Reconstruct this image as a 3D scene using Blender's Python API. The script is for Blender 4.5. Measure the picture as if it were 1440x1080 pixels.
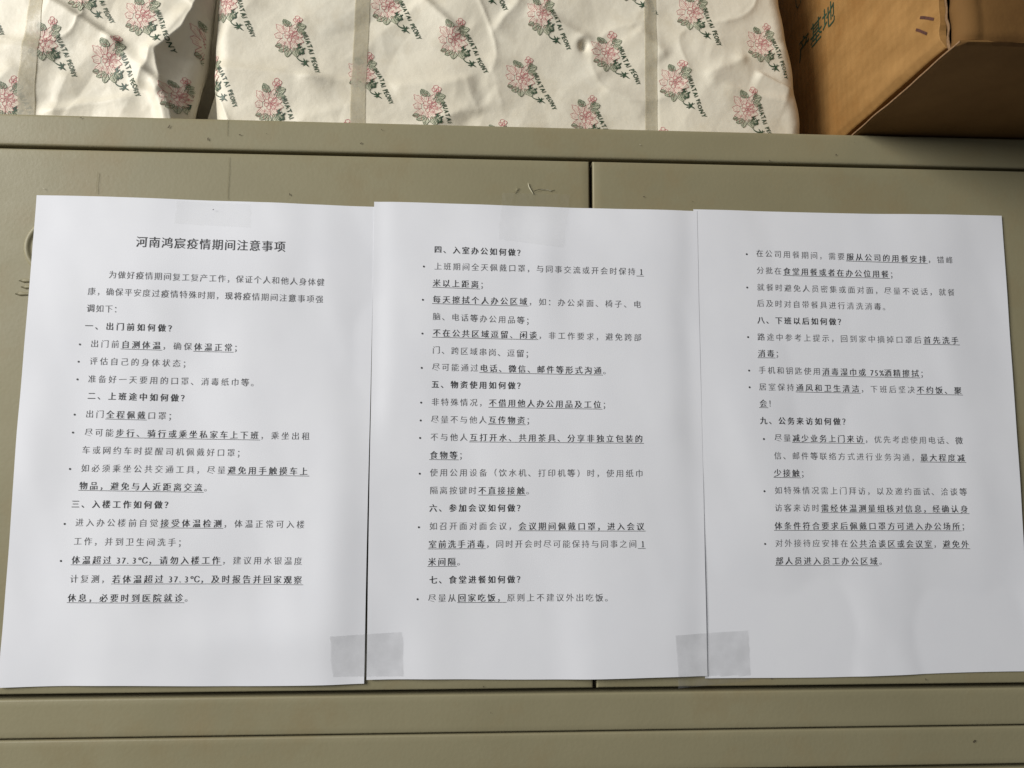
import bpy, bmesh, math, random
import numpy as np
from mathutils import Vector, Matrix, Euler

for o in list(bpy.data.objects): bpy.data.objects.remove(o)
S = bpy.context.scene
COL = S.collection

CAM_F=1061.54
CAM_POS=(-0.01521, -0.47599, -0.03209)
CAM_ANG=(-0.04932, 0.10247, -0.00311)
# printed lines: page, kind, start x z, end x z (mm on the cabinet front), text, bullet dot x z
LINES=[
(1,'T',(-228.39, 104.22),(-135.28, 102.62),'河南鸿宸疫情期间注意事项',None),
(1,'B',(-243.97, 83.01),(-110.33, 80.19),'为做好疫情期间复工复产工作，保证个人和他人身体健',None),
(1,'B',(-256.3, 72.39),(-110.87, 69.34),'康，确保平安度过疫情特殊时期，现将疫情期间注意事项强',None),
(1,'B',(-256.45, 61.78),(-234.33, 61.17),'调如下：',None),
(1,'H',(-257.09, 50.76),(-200.25, 49.64),'一、出门前如何做？',None),
(1,'B',(-253.17, 39.67),(-159.35, 37.81),'出门前[自测体温]，确保[体温正常]；',(-259.11, 39.12)),
(1,'B',(-253.13, 28.81),(-190.62, 27.68),'评估自己的身体状态；',(-259.28, 28.35)),
(1,'B',(-253.42, 17.73),(-148.19, 16.08),'准备好一天要用的口罩、消毒纸巾等。',(-259.35, 17.42)),
(1,'H',(-253.06, 7.29),(-190.9, 6.2),'二、上班途中如何做？',None),
(1,'B',(-253.55, -3.9),(-197.8, -4.97),'出门[全程佩戴]口罩；',(-259.7, -4.29)),
(1,'B',(-253.48, -15.17),(-116.09, -16.96),'尽可能[步行、骑行或乘坐私家车上下班]，乘坐出租',(-259.97, -15.25)),
(1,'B',(-254.38, -25.82),(-155.01, -27.45),'车或网约车时提醒司机佩戴好口罩；',None),
(1,'B',(-254.31, -36.84),(-116.54, -38.53),'如必须乘坐公共交通工具，尽量[避免用手触摸车上]',(-260.41, -37.34)),
(1,'B',(-254.74, -47.39),(-174.13, -48.65),'[物品，避免与人近距离交流]。',None),
(1,'H',(-258.74, -58.44),(-197.38, -58.98),'三、入楼工作如何做？',None),
(1,'B',(-255.76, -69.43),(-117.38, -70.75),'进入办公楼前自觉[接受体温检测]，体温正常可入楼',(-261.66, -70.28)),
(1,'B',(-256.01, -80.54),(-188.29, -81.57),'工作，并到卫生间洗手；',None),
(1,'B',(-256.5, -91.68),(-118.26, -92.67),'[体温超过 37.3℃，请勿入楼工作]，建议用水银温度',(-262.47, -92.2)),
(1,'B',(-256.75, -102.71),(-118.17, -103.92),'计复测，[若体温超过 37.3℃，及时报告并回家观察]',None),
(1,'B',(-257.43, -113.86),(-182.69, -114.41),'[休息，必要时到医院就诊]。',None),
(2,'H',(-42.34, 102.92),(16.77, 101.35),'四、入室办公如何做？',None),
(2,'B',(-42.19, 91.95),(93.23, 90.11),'上班期间全天佩戴口罩，与同事交流或开会时保持[ 1]',(-48.41, 91.62)),
(2,'B',(-42.95, 81.01),(-6.54, 80.16),'[米以上距离]；',None),
(2,'B',(-42.8, 70.37),(91.98, 68.72),'[每天擦拭个人办公区域]，如：办公桌面、椅子、电',(-48.67, 69.92)),
(2,'B',(-42.65, 59.31),(22.68, 57.18),'脑、电话等办公用品等；',None),
(2,'B',(-42.5, 48.77),(91.9, 47.17),'[不在公共区域逗留、闲谈]，非工作要求，避免跨部',(-48.66, 48.24)),
(2,'B',(-42.58, 37.81),(22.31, 35.88),'门、跨区域串岗、逗留；',None),
(2,'B',(-42.65, 27.0),(71.82, 25.49),'尽可能通过[电话、微信、邮件等形式沟通]。',(-48.78, 26.4)),
(2,'H',(-42.94, 16.05),(17.11, 15.54),'五、物资使用如何做？',None),
(2,'B',(-42.79, 5.02),(71.27, 3.78),'非特殊情况，[不借用他人办公用品及工位]；',(-48.8, 4.53)),
(2,'B',(-42.86, -5.95),(22.99, -6.33),'尽量不与他人[互传物资]；',(-48.94, -6.66)),
(2,'B',(-43.15, -17.01),(91.54, -17.6),'不与他人[互打开水、共用茶具、分享非独立包装的]',(-49.13, -17.57)),
(2,'B',(-43.3, -28.2),(-18.88, -28.33),'[食物等]；',None),
(2,'B',(-43.14, -39.01),(91.54, -39.27),'使用公用设备（饮水机、打印机等）时，使用纸巾',(-49.01, -39.69)),
(2,'B',(-42.99, -50.0),(22.99, -50.14),'隔离按键时[不直接接触]。',None),
(2,'H',(-43.19, -60.85),(17.2, -60.84),'六、参加会议如何做？',None),
(2,'B',(-43.03, -71.82),(91.86, -72.18),'如召开面对面会议，[会议期间佩戴口罩，进入会议]',(-49.02, -72.47)),
(2,'B',(-43.31, -82.87),(91.7, -82.86),'[室前洗手消毒]，同时开会时尽可能保持与同事之间[ 1]',None),
(2,'B',(-43.46, -93.43),(-19.61, -93.51),'[米间隔]。',None),
(2,'H',(-42.56, -104.38),(17.17, -104.3),'七、食堂进餐如何做？',None),
(2,'B',(-43.14, -115.27),(71.69, -115.44),'尽量从[回家吃饭，]原则上不建议外出吃饭。',(-49.13, -115.79)),
(3,'B',(167.63, 104.15),(301.06, 101.34),'在公司用餐期间，需要[服从公司的用餐安排]，错峰',(161.67, 103.43)),
(3,'B',(167.61, 92.8),(263.01, 91.34),'分批在[食堂用餐或者在办公位用餐]；',None),
(3,'B',(167.51, 81.55),(301.01, 79.67),'就餐时避免人员密集或面对面，尽量不说话，就餐',(161.36, 81.22)),
(3,'B',(167.19, 70.91),(257.01, 69.52),'后及时对自带餐具进行清洗消毒。',None),
(3,'H',(167.08, 59.72),(226.64, 59.33),'八、下班以后如何做？',None),
(3,'B',(166.75, 48.71),(301.54, 47.54),'路途中参考上提示，回到家中摘掉口罩后[首先洗手]',(161.01, 48.55)),
(3,'B',(166.79, 37.9),(184.4, 37.85),'[消毒]；',None),
(3,'B',(166.79, 27.09),(279.98, 25.59),'手机和钥匙使用[消毒湿巾或 75%酒精擦拭]；',(160.93, 26.71)),
(3,'B',(166.69, 16.24),(301.61, 14.65),'居室保持[通风和卫生清洁]，下班后坚决[不约饭、聚]',(160.85, 15.87)),
(3,'B',(166.59, 5.57),(178.48, 5.51),'[会]！',None),
(3,'H',(166.39, -5.55),(226.99, -5.85),'九、公务来访如何做？',None),
(3,'B',(175.56, -16.44),(300.64, -17.8),'尽量[减少业务上门来访]，优先考虑使用电话、微',(168.91, -17.25)),
(3,'B',(174.82, -27.79),(301.16, -28.96),'信、邮件等联络方式进行业务沟通，[最大程度减]',None),
(3,'B',(174.23, -38.72),(198.21, -39.12),'[少接触]；',None),
(3,'B',(174.34, -49.64),(301.28, -50.62),'如特殊情况需上门拜访，以及邀约面试、洽谈等',(168.1, -50.19)),
(3,'B',(173.98, -60.61),(301.33, -61.5),'访客来访时[需经体温测量组核对信息，经确认身]',None),
(3,'B',(173.61, -71.83),(301.75, -72.41),'[体条件符合要求后佩戴口罩方可进入办公场所]；',None),
(3,'B',(173.72, -82.6),(300.84, -83.63),'对外接待应安排在[公共洽谈区或会议室]，[避免外]',(167.66, -83.03)),
(3,'B',(173.81, -93.63),(246.61, -94.08),'[部人员进入员工办公区域]。',None),
]
SHEETS=[[(-291.29, 133.55), (-80.61, 130.88), (-80.41, -165.63), (-294.18, -165.33)], [(-80.89, 133.71), (129.28, 131.76), (129.42, -163.68), (-78.96, -163.57)], [(126.93, 132.67), (336.46, 132.68), (336.69, -162.81), (128.05, -165.15)]]
MOTIFS=[(-300.98, 242.4), (-260.46, 231.29), (-240.51, 263.35), (-280.35, 280.08), (-322.26, 201.03), (-353.44, 269.47), (-214.6, 207.95), (-198.43, 249.69), (-188.44, 278.8), (-143.67, 253.48), (-154.22, 205.68), (-198.79, 226.21), (-93.78, 229.36), (-78.66, 280.12), (-32.53, 255.57), (-49.13, 205.09), (27.64, 277.11), (14.03, 230.05), (-2.15, 180.42), (-17.95, 302.99), (-108.54, 179.27), (73.15, 250.76), (57.61, 202.97), (133.66, 281.81), (120.16, 229.61), (181.73, 259.92), (169.24, 210.55), (105.55, 181.07), (88.12, 305.36)]
TAPE_A=[(-100.95, -137.07), (-58.1, -135.3), (-56.77, -161.31), (-98.61, -160.87)]
TAPE_B=[(109.45, -138.31), (155.7, -136.09), (156.15, -166.51), (111.04, -170.68)]
TAPE_C=[(1.87, 141.61), (46.08, 141.59), (40.81, 105.3), (-1.21, 110.22)]
TAPE_D=[(-204.57, 131.64), (-158.18, 130.25), (-158.04, 114.85), (-205.63, 116.74)]
CHIPS=[(-267.96, 185.65), (-167.61, 176.83), (-150.93, 177.97), (-187.73, 173.47), (-288.12, 138.48), (-262.17, 143.93), (-212.72, 180.92), (-253.46, 168.52), (-77.12, 182.5), (-90.22, 173.03), (92.6, 176.56), (237.88, 181.63), (94.45, 141.17), (127.06, 138.47), (224.81, 172.89), (297.04, -204.44), (-8.47, -168.09), (178.18, -217.37), (169.67, -164.53), (268.07, -166.85), (-250.08, 147.94), (-134.65, 137.78), (179.53, 167.87), (-4.05, -183.55)]
CREASE_R=[((-189.65, 229.97), (-125.29, 223.91), 3.0, 14, 5), ((-130.03, 224.77), (-91.24, 221.91), 1.8, 10, 5), ((-68.42, 220.57), (-30.26, 223.69), 1.6, 10, 5), ((-23.09, 226.93), (-14.75, 205.03), 1.8, 9, 6), ((-52.24, 285.17), (-29.71, 262.31), 2.6, 10, 4), ((12.94, 287.48), (-1.62, 265.29), 2.2, 9, 5), ((25.68, 279.63), (58.0, 261.09), 2.6, 12, 5), ((57.02, 261.05), (71.55, 237.89), 1.6, 10, 8), ((99.03, 267.61), (113.13, 250.47), 2.0, 12, 6), ((145.52, 233.95), (168.3, 247.03), 1.6, 8, 5), ((168.3, 247.03), (200.2, 255.3), 1.2, 8, 5), ((181.47, 235.54), (202.21, 226.86), 3.0, 9, 2.5), ((160.18, 224.11), (199.86, 217.03), 1.5, 9, 4), ((-6.34, 241.62), (1.06, 211.49), 1.2, 12, 12), ((-169.61, 279.47), (-191.73, 245.89), 1.6, 12, 8), ((-48.88, 187.68), (-20.5, 205.88), 1.5, 12, 6), ((76.31, 223.74), (98.16, 209.12), 1.1, 12, 8), ((-133.72, 192.9), (-101.19, 203.67), 1.2, 10, 6)]
CREASE_L=[((-298.71, 271.39), (-257.54, 244.78), 4.5, 16, 3), ((-347.76, 241.89), (-300.99, 235.47), 2.0, 12, 5), ((-293.88, 195.48), (-247.52, 204.57), 2.6, 12, 4), ((-236.64, 215.69), (-230.33, 236.68), 3.0, 10, 6), ((-258.52, 245.75), (-234.23, 222.68), 1.6, 10, 5), ((-235.15, 222.65), (-221.77, 213.16), 2.6, 8, 3), ((-284.85, 218.22), (-291.95, 193.59), 1.5, 10, 6), ((-335.84, 202.11), (-319.19, 222.11), 1.5, 10, 8), ((-230.82, 237.17), (-210.34, 265.39), 2.0, 9, 6)]
FOLD_EDGE=[(-204.26, 275.71), (-206.68, 267.03), (-212.2, 255.26), (-227.66, 238.76), (-226.63, 227.36), (-223.78, 216.56), (-215.86, 195.63), (-214.13, 188.34)]
STRAPS=[[(-308.77, 188.29), (-309.49, 212.6), (-308.72, 242.15), (-308.27, 277.07)], [(-94.6, 184.05), (-95.42, 218.78), (-95.19, 248.98), (-94.6, 284.69)], [(104.17, 186.56), (104.79, 224.57), (105.04, 255.38), (105.37, 291.81)]]

# ------------------------------------------------------------------ camera
cam = bpy.data.objects.new("camera", bpy.data.cameras.new("camera"))
COL.objects.link(cam); S.camera = cam
cam.data.sensor_width = 36.0
cam.data.lens = CAM_F / 1440.0 * 36.0
cam.data.clip_start = 0.01; cam.data.clip_end = 50
_y, _p, _r = CAM_ANG
R3 = Matrix.Rotation(_y, 3, 'Z') @ Matrix.Rotation(_p, 3, 'X') @ Matrix.Rotation(_r, 3, 'Y')
rt, fw, up = R3 @ Vector((1, 0, 0)), R3 @ Vector((0, 1, 0)), R3 @ Vector((0, 0, 1))
M4 = Matrix((rt, up, -fw)).transposed().to_4x4(); M4.translation = Vector(CAM_POS)
cam.matrix_world = M4

# ------------------------------------------------------------------ world and lamps
W = bpy.data.worlds.new("World"); S.world = W; W.use_nodes = True
W.node_tree.nodes["Background"].inputs[0].default_value = (0.93, 0.96, 1.0, 1)
W.node_tree.nodes["Background"].inputs[1].default_value = 0.07
def area(name, loc, aim, sx, sy, power, color):
    d = bpy.data.lights.new(name, 'AREA'); d.shape = 'RECTANGLE'; d.size = sx; d.size_y = sy
    d.energy = power; d.color = color
    o = bpy.data.objects.new(name, d); COL.objects.link(o); o.location = loc
    o.rotation_euler = (Vector(aim) - Vector(loc)).to_track_quat('-Z', 'Y').to_euler()
    return o
area("window_light", (-2.25, -1.42, 0.95), (0.0, 0.0, 0.1), 1.35, 1.3, 103, (1.0, 0.990, 0.970))
area("fill_light", (-1.0, -2.1, 0.6), (0.0, 0.0, 0.0), 1.4, 1.2, 9, (0.97, 0.985, 1.0))  # added soft fill from the left front, not an actual lamp of the room
S.view_settings.view_transform = 'Standard'; S.view_settings.look = 'None'
S.view_settings.exposure = 0.0; S.view_settings.gamma = 1.0

# ------------------------------------------------------------------ helpers
rng = random.Random(7)
def tag(o, label=None, cat=None, group=None, kind=None):
    if label: o['label'] = label
    if cat: o['category'] = cat
    if group: o['group'] = group
    if kind: o['kind'] = kind
    return o
def root(name, loc, label, cat, group=None):
    o = bpy.data.objects.new(name, None); COL.objects.link(o); o.location = loc
    o.empty_display_size = 0.02
    return tag(o, label, cat, group)
def mesh_obj(name, verts, faces, mat, parent=None, smooth=False):
    """verts are world coordinates in metres; a child is stored relative to its parent"""
    me = bpy.data.meshes.new(name)
    off = np.zeros(3)
    q = parent
    while q is not None:
        off += np.array(q.location); q = q.parent
    v = np.asarray(verts, float).reshape(-1, 3) - off
    me.from_pydata(v.tolist(), [], [tuple(int(i) for i in f) for f in faces])
    me.update()
    if smooth:
        me.polygons.foreach_set('use_smooth', [True] * len(me.polygons))
    o = bpy.data.objects.new(name, me); COL.objects.link(o)
    if parent: o.parent = parent
    if mat: me.materials.append(mat)
    return o
def bm_obj(name, bm, mat, parent=None, smooth=False):
    bm.verts.ensure_lookup_table()
    for i, v in enumerate(bm.verts): v.index = i
    vs = [tuple(v.co) for v in bm.verts]; fs = [[v.index for v in f.verts] for f in bm.faces]
    bm.free()
    return mesh_obj(name, vs, fs, mat, parent, smooth)
def box_bm(x0, x1, y0, y1, z0, z1, bev=0.0, seg=3):
    bm = bmesh.new()
    bmesh.ops.create_cube(bm, size=1)
    for v in bm.verts:
        v.co = Vector(((x0 + x1) / 2 + v.co.x * (x1 - x0), (y0 + y1) / 2 + v.co.y * (y1 - y0), (z0 + z1) / 2 + v.co.z * (z1 - z0)))
    if bev > 0:
        bmesh.ops.bevel(bm, geom=list(bm.edges), offset=bev, segments=seg, profile=0.5, affect='EDGES')
    return bm
def grid_faces(nu, nv, flip=False):
    f = []
    for i in range(nu - 1):
        for j in range(nv - 1):
            a = i * nv + j; b = a + nv
            f.append((a, a + 1, b + 1, b) if not flip else (a, b, b + 1, a + 1))
    return f

# value noise in numpy
_R = np.random.RandomState(11).rand(256, 256)
def vnoise(x, y, s=1.0, seed=0):
    x = np.asarray(x, float) / s + seed * 17.3 + 500; y = np.asarray(y, float) / s + seed * 31.7 + 500
    xi = np.floor(x).astype(int); yi = np.floor(y).astype(int); fx = x - xi; fy = y - yi
    fx = fx * fx * fx * (fx * (fx * 6 - 15) + 10); fy = fy * fy * fy * (fy * (fy * 6 - 15) + 10)
    g = lambda a, b: _R[a % 256, b % 256]
    return ((g(xi, yi) * (1 - fx) + g(xi + 1, yi) * fx) * (1 - fy) + (g(xi, yi + 1) * (1 - fx) + g(xi + 1, yi + 1) * fx) * fy) * 2 - 1

def facets(x, y, s=1.0, seed=0):
    """creased-paper relief: flat triangular facets between random heights"""
    wx = vnoise(x, y, s * 1.7, seed + 40) * s * .55; wy = vnoise(x, y, s * 1.7, seed + 50) * s * .55
    x = (np.asarray(x, float) + wx) / s + seed * 13.1 + 300; y = (np.asarray(y, float) + wy) / s + seed * 7.7 + 300
    u, v = x + y * .37, y * 1.15 - x * .21
    ui = np.floor(u).astype(int); vi = np.floor(v).astype(int); fu, fv = u - ui, v - vi
    g = lambda a, b: _R[(a * 3 + seed) % 256, (b * 5 + seed) % 256]
    a, b, c, d = g(ui, vi), g(ui + 1, vi), g(ui, vi + 1), g(ui + 1, vi + 1)
    lo = a + (b - a) * fu + (d - b) * fv; hi = a + (c - a) * fv + (d - c) * fu
    return np.where(fu > fv, lo, hi) * 2 - 1

# ------------------------------------------------------------------ materials
def new_mat(name):
    m = bpy.data.materials.new(name); m.use_nodes = True
    nt = m.node_tree; return m, nt, nt.nodes["Principled BSDF"]
def node(nt, t, **kw):
    n = nt.nodes.new(t)
    for k, v in kw.items():
        if k in n.inputs: n.inputs[k].default_value = v
        else: setattr(n, k, v)
    return n
def noise_mat(name, c1, c2, scale, rough, bump=0.0, bscale=800, bdist=0.0002, detail=6, spec=0.4, c3=None, scale3=8, stretch=None):
    m, nt, b = new_mat(name)
    tc = node(nt, 'ShaderNodeTexCoord')
    src = tc.outputs['Object']
    if stretch:
        mp = node(nt, 'ShaderNodeMapping'); mp.inputs['Scale'].default_value = stretch
        nt.links.new(src, mp.inputs[0]); src = mp.outputs[0]
    n = node(nt, 'ShaderNodeTexNoise', Scale=scale, Detail=detail, Roughness=0.6)
    nt.links.new(src, n.inputs['Vector'])
    r = node(nt, 'ShaderNodeValToRGB')
    r.color_ramp.elements[0].position = 0.32; r.color_ramp.elements[0].color = (*c1, 1)
    r.color_ramp.elements[1].position = 0.68; r.color_ramp.elements[1].color = (*c2, 1)
    nt.links.new(n.outputs['Fac'], r.inputs[0])
    out = r.outputs[0]
    if c3:
        n3 = node(nt, 'ShaderNodeTexNoise', Scale=scale3, Detail=5, Roughness=0.65)
        nt.links.new(tc.outputs['Object'], n3.inputs['Vector'])
        r3 = node(nt, 'ShaderNodeValToRGB')
        r3.color_ramp.elements[0].position = 0.50; r3.color_ramp.elements[0].color = (0, 0, 0, 1)
        r3.color_ramp.elements[1].position = 0.72; r3.color_ramp.elements[1].color = (1, 1, 1, 1)
        nt.links.new(n3.outputs['Fac'], r3.inputs[0])
        mx = node(nt, 'ShaderNodeMix', data_type='RGBA')
        nt.links.new(r3.outputs[0], mx.inputs[0]); nt.links.new(out, mx.inputs[6]); mx.inputs[7].default_value = (*c3, 1)
        out = mx.outputs[2]
    nt.links.new(out, b.inputs['Base Color'])
    b.inputs['Roughness'].default_value = rough
    b.inputs['Specular IOR Level'].default_value = spec
    if bump:
        n2 = node(nt, 'ShaderNodeTexNoise', Scale=bscale, Detail=4)
        nt.links.new(tc.outputs['Object'], n2.inputs['Vector'])
        bp = node(nt, 'ShaderNodeBump', Strength=bump, Distance=bdist)
        nt.links.new(n2.outputs['Fac'], bp.inputs['Height']); nt.links.new(bp.outputs[0], b.inputs['Normal'])
    return m
M_PAINT = noise_mat('cabinet_paint', (0.246, 0.219, 0.130), (0.280, 0.249, 0.150), 9, 0.50, 0.22, 420, 0.0004, spec=0.30, c3=(0.258, 0.214, 0.120), scale3=22)
_nt = M_PAINT.node_tree
_tc = node(_nt, 'ShaderNodeTexCoord'); _n = node(_nt, 'ShaderNodeTexNoise', Scale=13, Detail=7, Roughness=0.7); _m = node(_nt, 'ShaderNodeMapRange')
_m.inputs['From Min'].default_value = .3; _m.inputs['From Max'].default_value = .7; _m.inputs['To Min'].default_value = .36; _m.inputs['To Max'].default_value = .62
_nt.links.new(_tc.outputs['Object'], _n.inputs['Vector']); _nt.links.new(_n.outputs['Fac'], _m.inputs['Value']); _nt.links.new(_m.outputs[0], _nt.nodes['Principled BSDF'].inputs['Roughness'])
M_DARK = noise_mat('cabinet_inside', (0.03, 0.026, 0.02), (0.04, 0.035, 0.025), 20, 0.8)
M_PAPER = noise_mat('copier_paper', (0.742, 0.745, 0.774), (0.772, 0.774, 0.796), 14, 0.75, 0.25, 1500, 0.0001, spec=0.25)
M_INK = noise_mat('toner_grey', (0.070, 0.070, 0.074), (0.165, 0.162, 0.168), 260, 0.6)
M_INKB = noise_mat('toner_black', (0.020, 0.020, 0.022), (0.060, 0.060, 0.064), 260, 0.5)
M_WRAP = noise_mat('wrapping_paper', (0.665, 0.605, 0.475), (0.735, 0.685, 0.56), 16, 0.50, 0.30, 260, 0.0006, spec=0.35, c3=(0.635, 0.57, 0.435), scale3=30)
M_RED = noise_mat('print_red', (0.46, 0.12, 0.13), (0.58, 0.25, 0.23), 400, 0.6)
M_PINK = noise_mat('print_pink', (0.70, 0.58, 0.47), (0.73, 0.65, 0.52), 400, 0.6)
M_LEAF = noise_mat('print_leaf_green', (0.09, 0.13, 0.075), (0.17, 0.20, 0.12), 400, 0.6)
M_LEAFP = noise_mat('print_leaf_pale', (0.52, 0.51, 0.37), (0.60, 0.58, 0.43), 400, 0.6)
M_GREEN = noise_mat('print_dark_green', (0.022, 0.050, 0.026), (0.05, 0.095, 0.05), 400, 0.5)
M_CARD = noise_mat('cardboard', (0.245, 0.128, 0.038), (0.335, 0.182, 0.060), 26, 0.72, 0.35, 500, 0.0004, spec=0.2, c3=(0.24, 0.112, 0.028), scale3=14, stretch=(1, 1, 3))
M_CARD_UNDERSHADE = noise_mat('cardboard_underside_shaded', (0.17, 0.088, 0.028), (0.215, 0.115, 0.038), 22, 0.8, 0.3, 500, 0.0004, spec=0.15)  # same cardboard, darkened: the underside's shade is put into the colour
M_CARD_FRONTSHADE = noise_mat('cardboard_front_shaded', (0.125, 0.062, 0.019), (0.16, 0.082, 0.026), 18, 0.8, 0.3, 500, 0.0004, spec=0.12, c3=(0.11, 0.052, 0.018), scale3=30)  # same cardboard again; the front wall's shade is painted into its brown
M_CARDE = noise_mat('cardboard_edge', (0.16, 0.09, 0.04), (0.27, 0.16, 0.08), 900, 0.9)
M_BOXINK = noise_mat('box_print_green', (0.015, 0.045, 0.025), (0.03, 0.07, 0.035), 300, 0.7)
M_BOXMARK = noise_mat('box_mark_brown', (0.05, 0.018, 0.012), (0.09, 0.03, 0.02), 500, 0.7)
M_CHIP = noise_mat('chipped_paint', (0.05, 0.035, 0.02), (0.10, 0.08, 0.05), 900, 0.8)
M_CHIPL = noise_mat('scraped_paint', (0.36, 0.33, 0.22), (0.42, 0.38, 0.27), 900, 0.6)
M_SCUFF = noise_mat('scuffed_paint', (0.222, 0.194, 0.106), (0.24, 0.21, 0.118), 900, 0.7)
M_GLINT = noise_mat('tape_fold_glint', (0.34, 0.31, 0.20), (0.50, 0.47, 0.34), 900, 0.3)  # pale colour painted in for the shine along the tape's creases
M_WALL = noise_mat('plaster_wall', (0.12, 0.115, 0.10), (0.16, 0.155, 0.14), 5, 0.9, 0.3, 90, 0.001)
def film_mat(name, tint, a, col, rough, bscale, bstr, var=(.85, 1.15)):
    m, nt, b = new_mat(name)
    b.inputs['Base Color'].default_value = (*col, 1); b.inputs['Roughness'].default_value = rough
    b.inputs['Specular IOR Level'].default_value = 0.5
    tc = node(nt, 'ShaderNodeTexCoord')
    n = node(nt, 'ShaderNodeTexNoise', Scale=bscale, Detail=3); nt.links.new(tc.outputs['Object'], n.inputs['Vector'])
    bp = node(nt, 'ShaderNodeBump', Strength=bstr, Distance=0.0006)
    nt.links.new(n.outputs['Fac'], bp.inputs['Height']); nt.links.new(bp.outputs[0], b.inputs['Normal'])
    tr = node(nt, 'ShaderNodeBsdfTransparent'); tr.inputs[0].default_value = (*tint, 1)
    mx = node(nt, 'ShaderNodeMixShader'); mr = node(nt, 'ShaderNodeMapRange')
    mr.inputs['From Min'].default_value = .3; mr.inputs['From Max'].default_value = .7; mr.inputs['To Min'].default_value = a * var[0]; mr.inputs['To Max'].default_value = a * var[1]
    nt.links.new(n.outputs['Fac'], mr.inputs['Value']); nt.links.new(mr.outputs[0], mx.inputs[0])
    nt.links.new(tr.outputs[0], mx.inputs[1]); nt.links.new(b.outputs[0], mx.inputs[2])
    nt.links.new(mx.outputs[0], nt.nodes['Material Output'].inputs[0])
    return m
M_TAPE = film_mat('matte_tape', (0.955, 0.955, 0.955), 0.09, (0.42, 0.42, 0.42), 0.18, 90, 1.0, (.25, 1.75))
M_TAPE_FAINT = film_mat('matte_tape_faint', (0.99, 0.99, 0.988), 0.035, (0.6, 0.6, 0.6), 0.22, 120, 0.8)
M_STRAP = film_mat('milky_strap', (0.93, 0.90, 0.82), 0.55, (0.60, 0.55, 0.42), 0.34, 300, 0.25)

# faint corrugation telegraphing through the carton's liner
_nt = M_CARD.node_tree; _b = _nt.nodes['Principled BSDF']; _old = _b.inputs['Normal'].links[0].from_socket
_tc = node(_nt, 'ShaderNodeTexCoord'); _w = node(_nt, 'ShaderNodeTexWave', Scale=46.0, Distortion=.6); _w.bands_direction = 'Y'
_bp = node(_nt, 'ShaderNodeBump', Strength=.16, Distance=.0006)
_nt.links.new(_tc.outputs['Object'], _w.inputs['Vector']); _nt.links.new(_w.outputs['Fac'], _bp.inputs['Height'])
_nt.links.new(_old, _bp.inputs['Normal']); _nt.links.new(_bp.outputs[0], _b.inputs['Normal'])

# ------------------------------------------------------------------ room wall behind
mesh_obj('wall', [(-3, .62, -1.2), (3, .62, -1.2), (3, .62, 2), (-3, .62, 2)], [(0, 1, 2, 3)], M_WALL)['kind'] = 'structure'

# ------------------------------------------------------------------ steel cabinet
ZT, ZS, ZB1, ZB2, ZB3, XV = .1875, .1658, -.1716, -.1956, -.2196, .0598
CX0, CX1, CY1, CZ0 = -.392, .512, .40, -1.05
cab = root('steel_cabinet', (0.06, 0.2, CZ0), 'khaki painted steel cabinet with two plain doors behind the taped notices', 'cabinet')
bm = box_bm(CX0, CX1, .019, CY1, CZ0, ZT - .0012, 0.0015); bm_obj('body', bm, M_PAINT, cab)
bm_obj('inner_frame', box_bm(CX0 + .004, CX1 - .004, .0165, .0188, CZ0 + .01, ZT - .006), M_DARK, cab)
G = .0011
def slab(name, x0, x1, z0, z1, bev=.0012, bow=0.0, mat=M_PAINT):
    """painted sheet-steel front: a bevelled slab whose face is very slightly uneven"""
    nx, nz = 90, max(8, int(90 * (z1 - z0) / (x1 - x0)))
    xs = np.concatenate([[x0, x0 + bev * .15, x0 + bev * .5], np.linspace(x0 + bev, x1 - bev, nx), [x1 - bev * .5, x1 - bev * .15, x1]])
    zs = np.concatenate([[z0, z0 + bev * .15, z0 + bev * .5], np.linspace(z0 + bev, z1 - bev, nz), [z1 - bev * .5, z1 - bev * .15, z1]])
    X, Z = np.meshgrid(xs, zs, indexing='ij')
    d = np.minimum(np.minimum(X - x0, x1 - X), np.minimum(Z - z0, z1 - Z))
    e = np.clip(d / bev, 0, 1)
    Y = bev * (1 - np.sqrt(1 - (1 - e) ** 2))
    Y += bow * (vnoise(X, Z, .16, 3) * .00045 + vnoise(X, Z, .05, 5) * .00010) * np.clip(d / .02, 0, 1)
    V = np.stack([X, Y, Z], -1).reshape(-1, 3).tolist()
    nu, nv = X.shape
    F = grid_faces(nu, nv, True)
    n0 = len(V)
    V += [(x0, .016, z0), (x1, .016, z0), (x1, .016, z1), (x0, .016, z1)]
    c = [0, (nu - 1) * nv, nu * nv - 1, nv - 1]
    ring = ([i * nv for i in range(nu)], [(nu - 1) * nv + j for j in range(nv)], [i * nv + nv - 1 for i in range(nu - 1, -1, -1)], [j for j in range(nv - 1, -1, -1)])
    for k in range(4):
        F.append(tuple(ring[k][::-1] + [n0 + k, n0 + (k + 1) % 4]))
    F.append((n0, n0 + 1, n0 + 2, n0 + 3))
    return mesh_obj(name, V, F, mat, cab, smooth=False)
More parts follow.
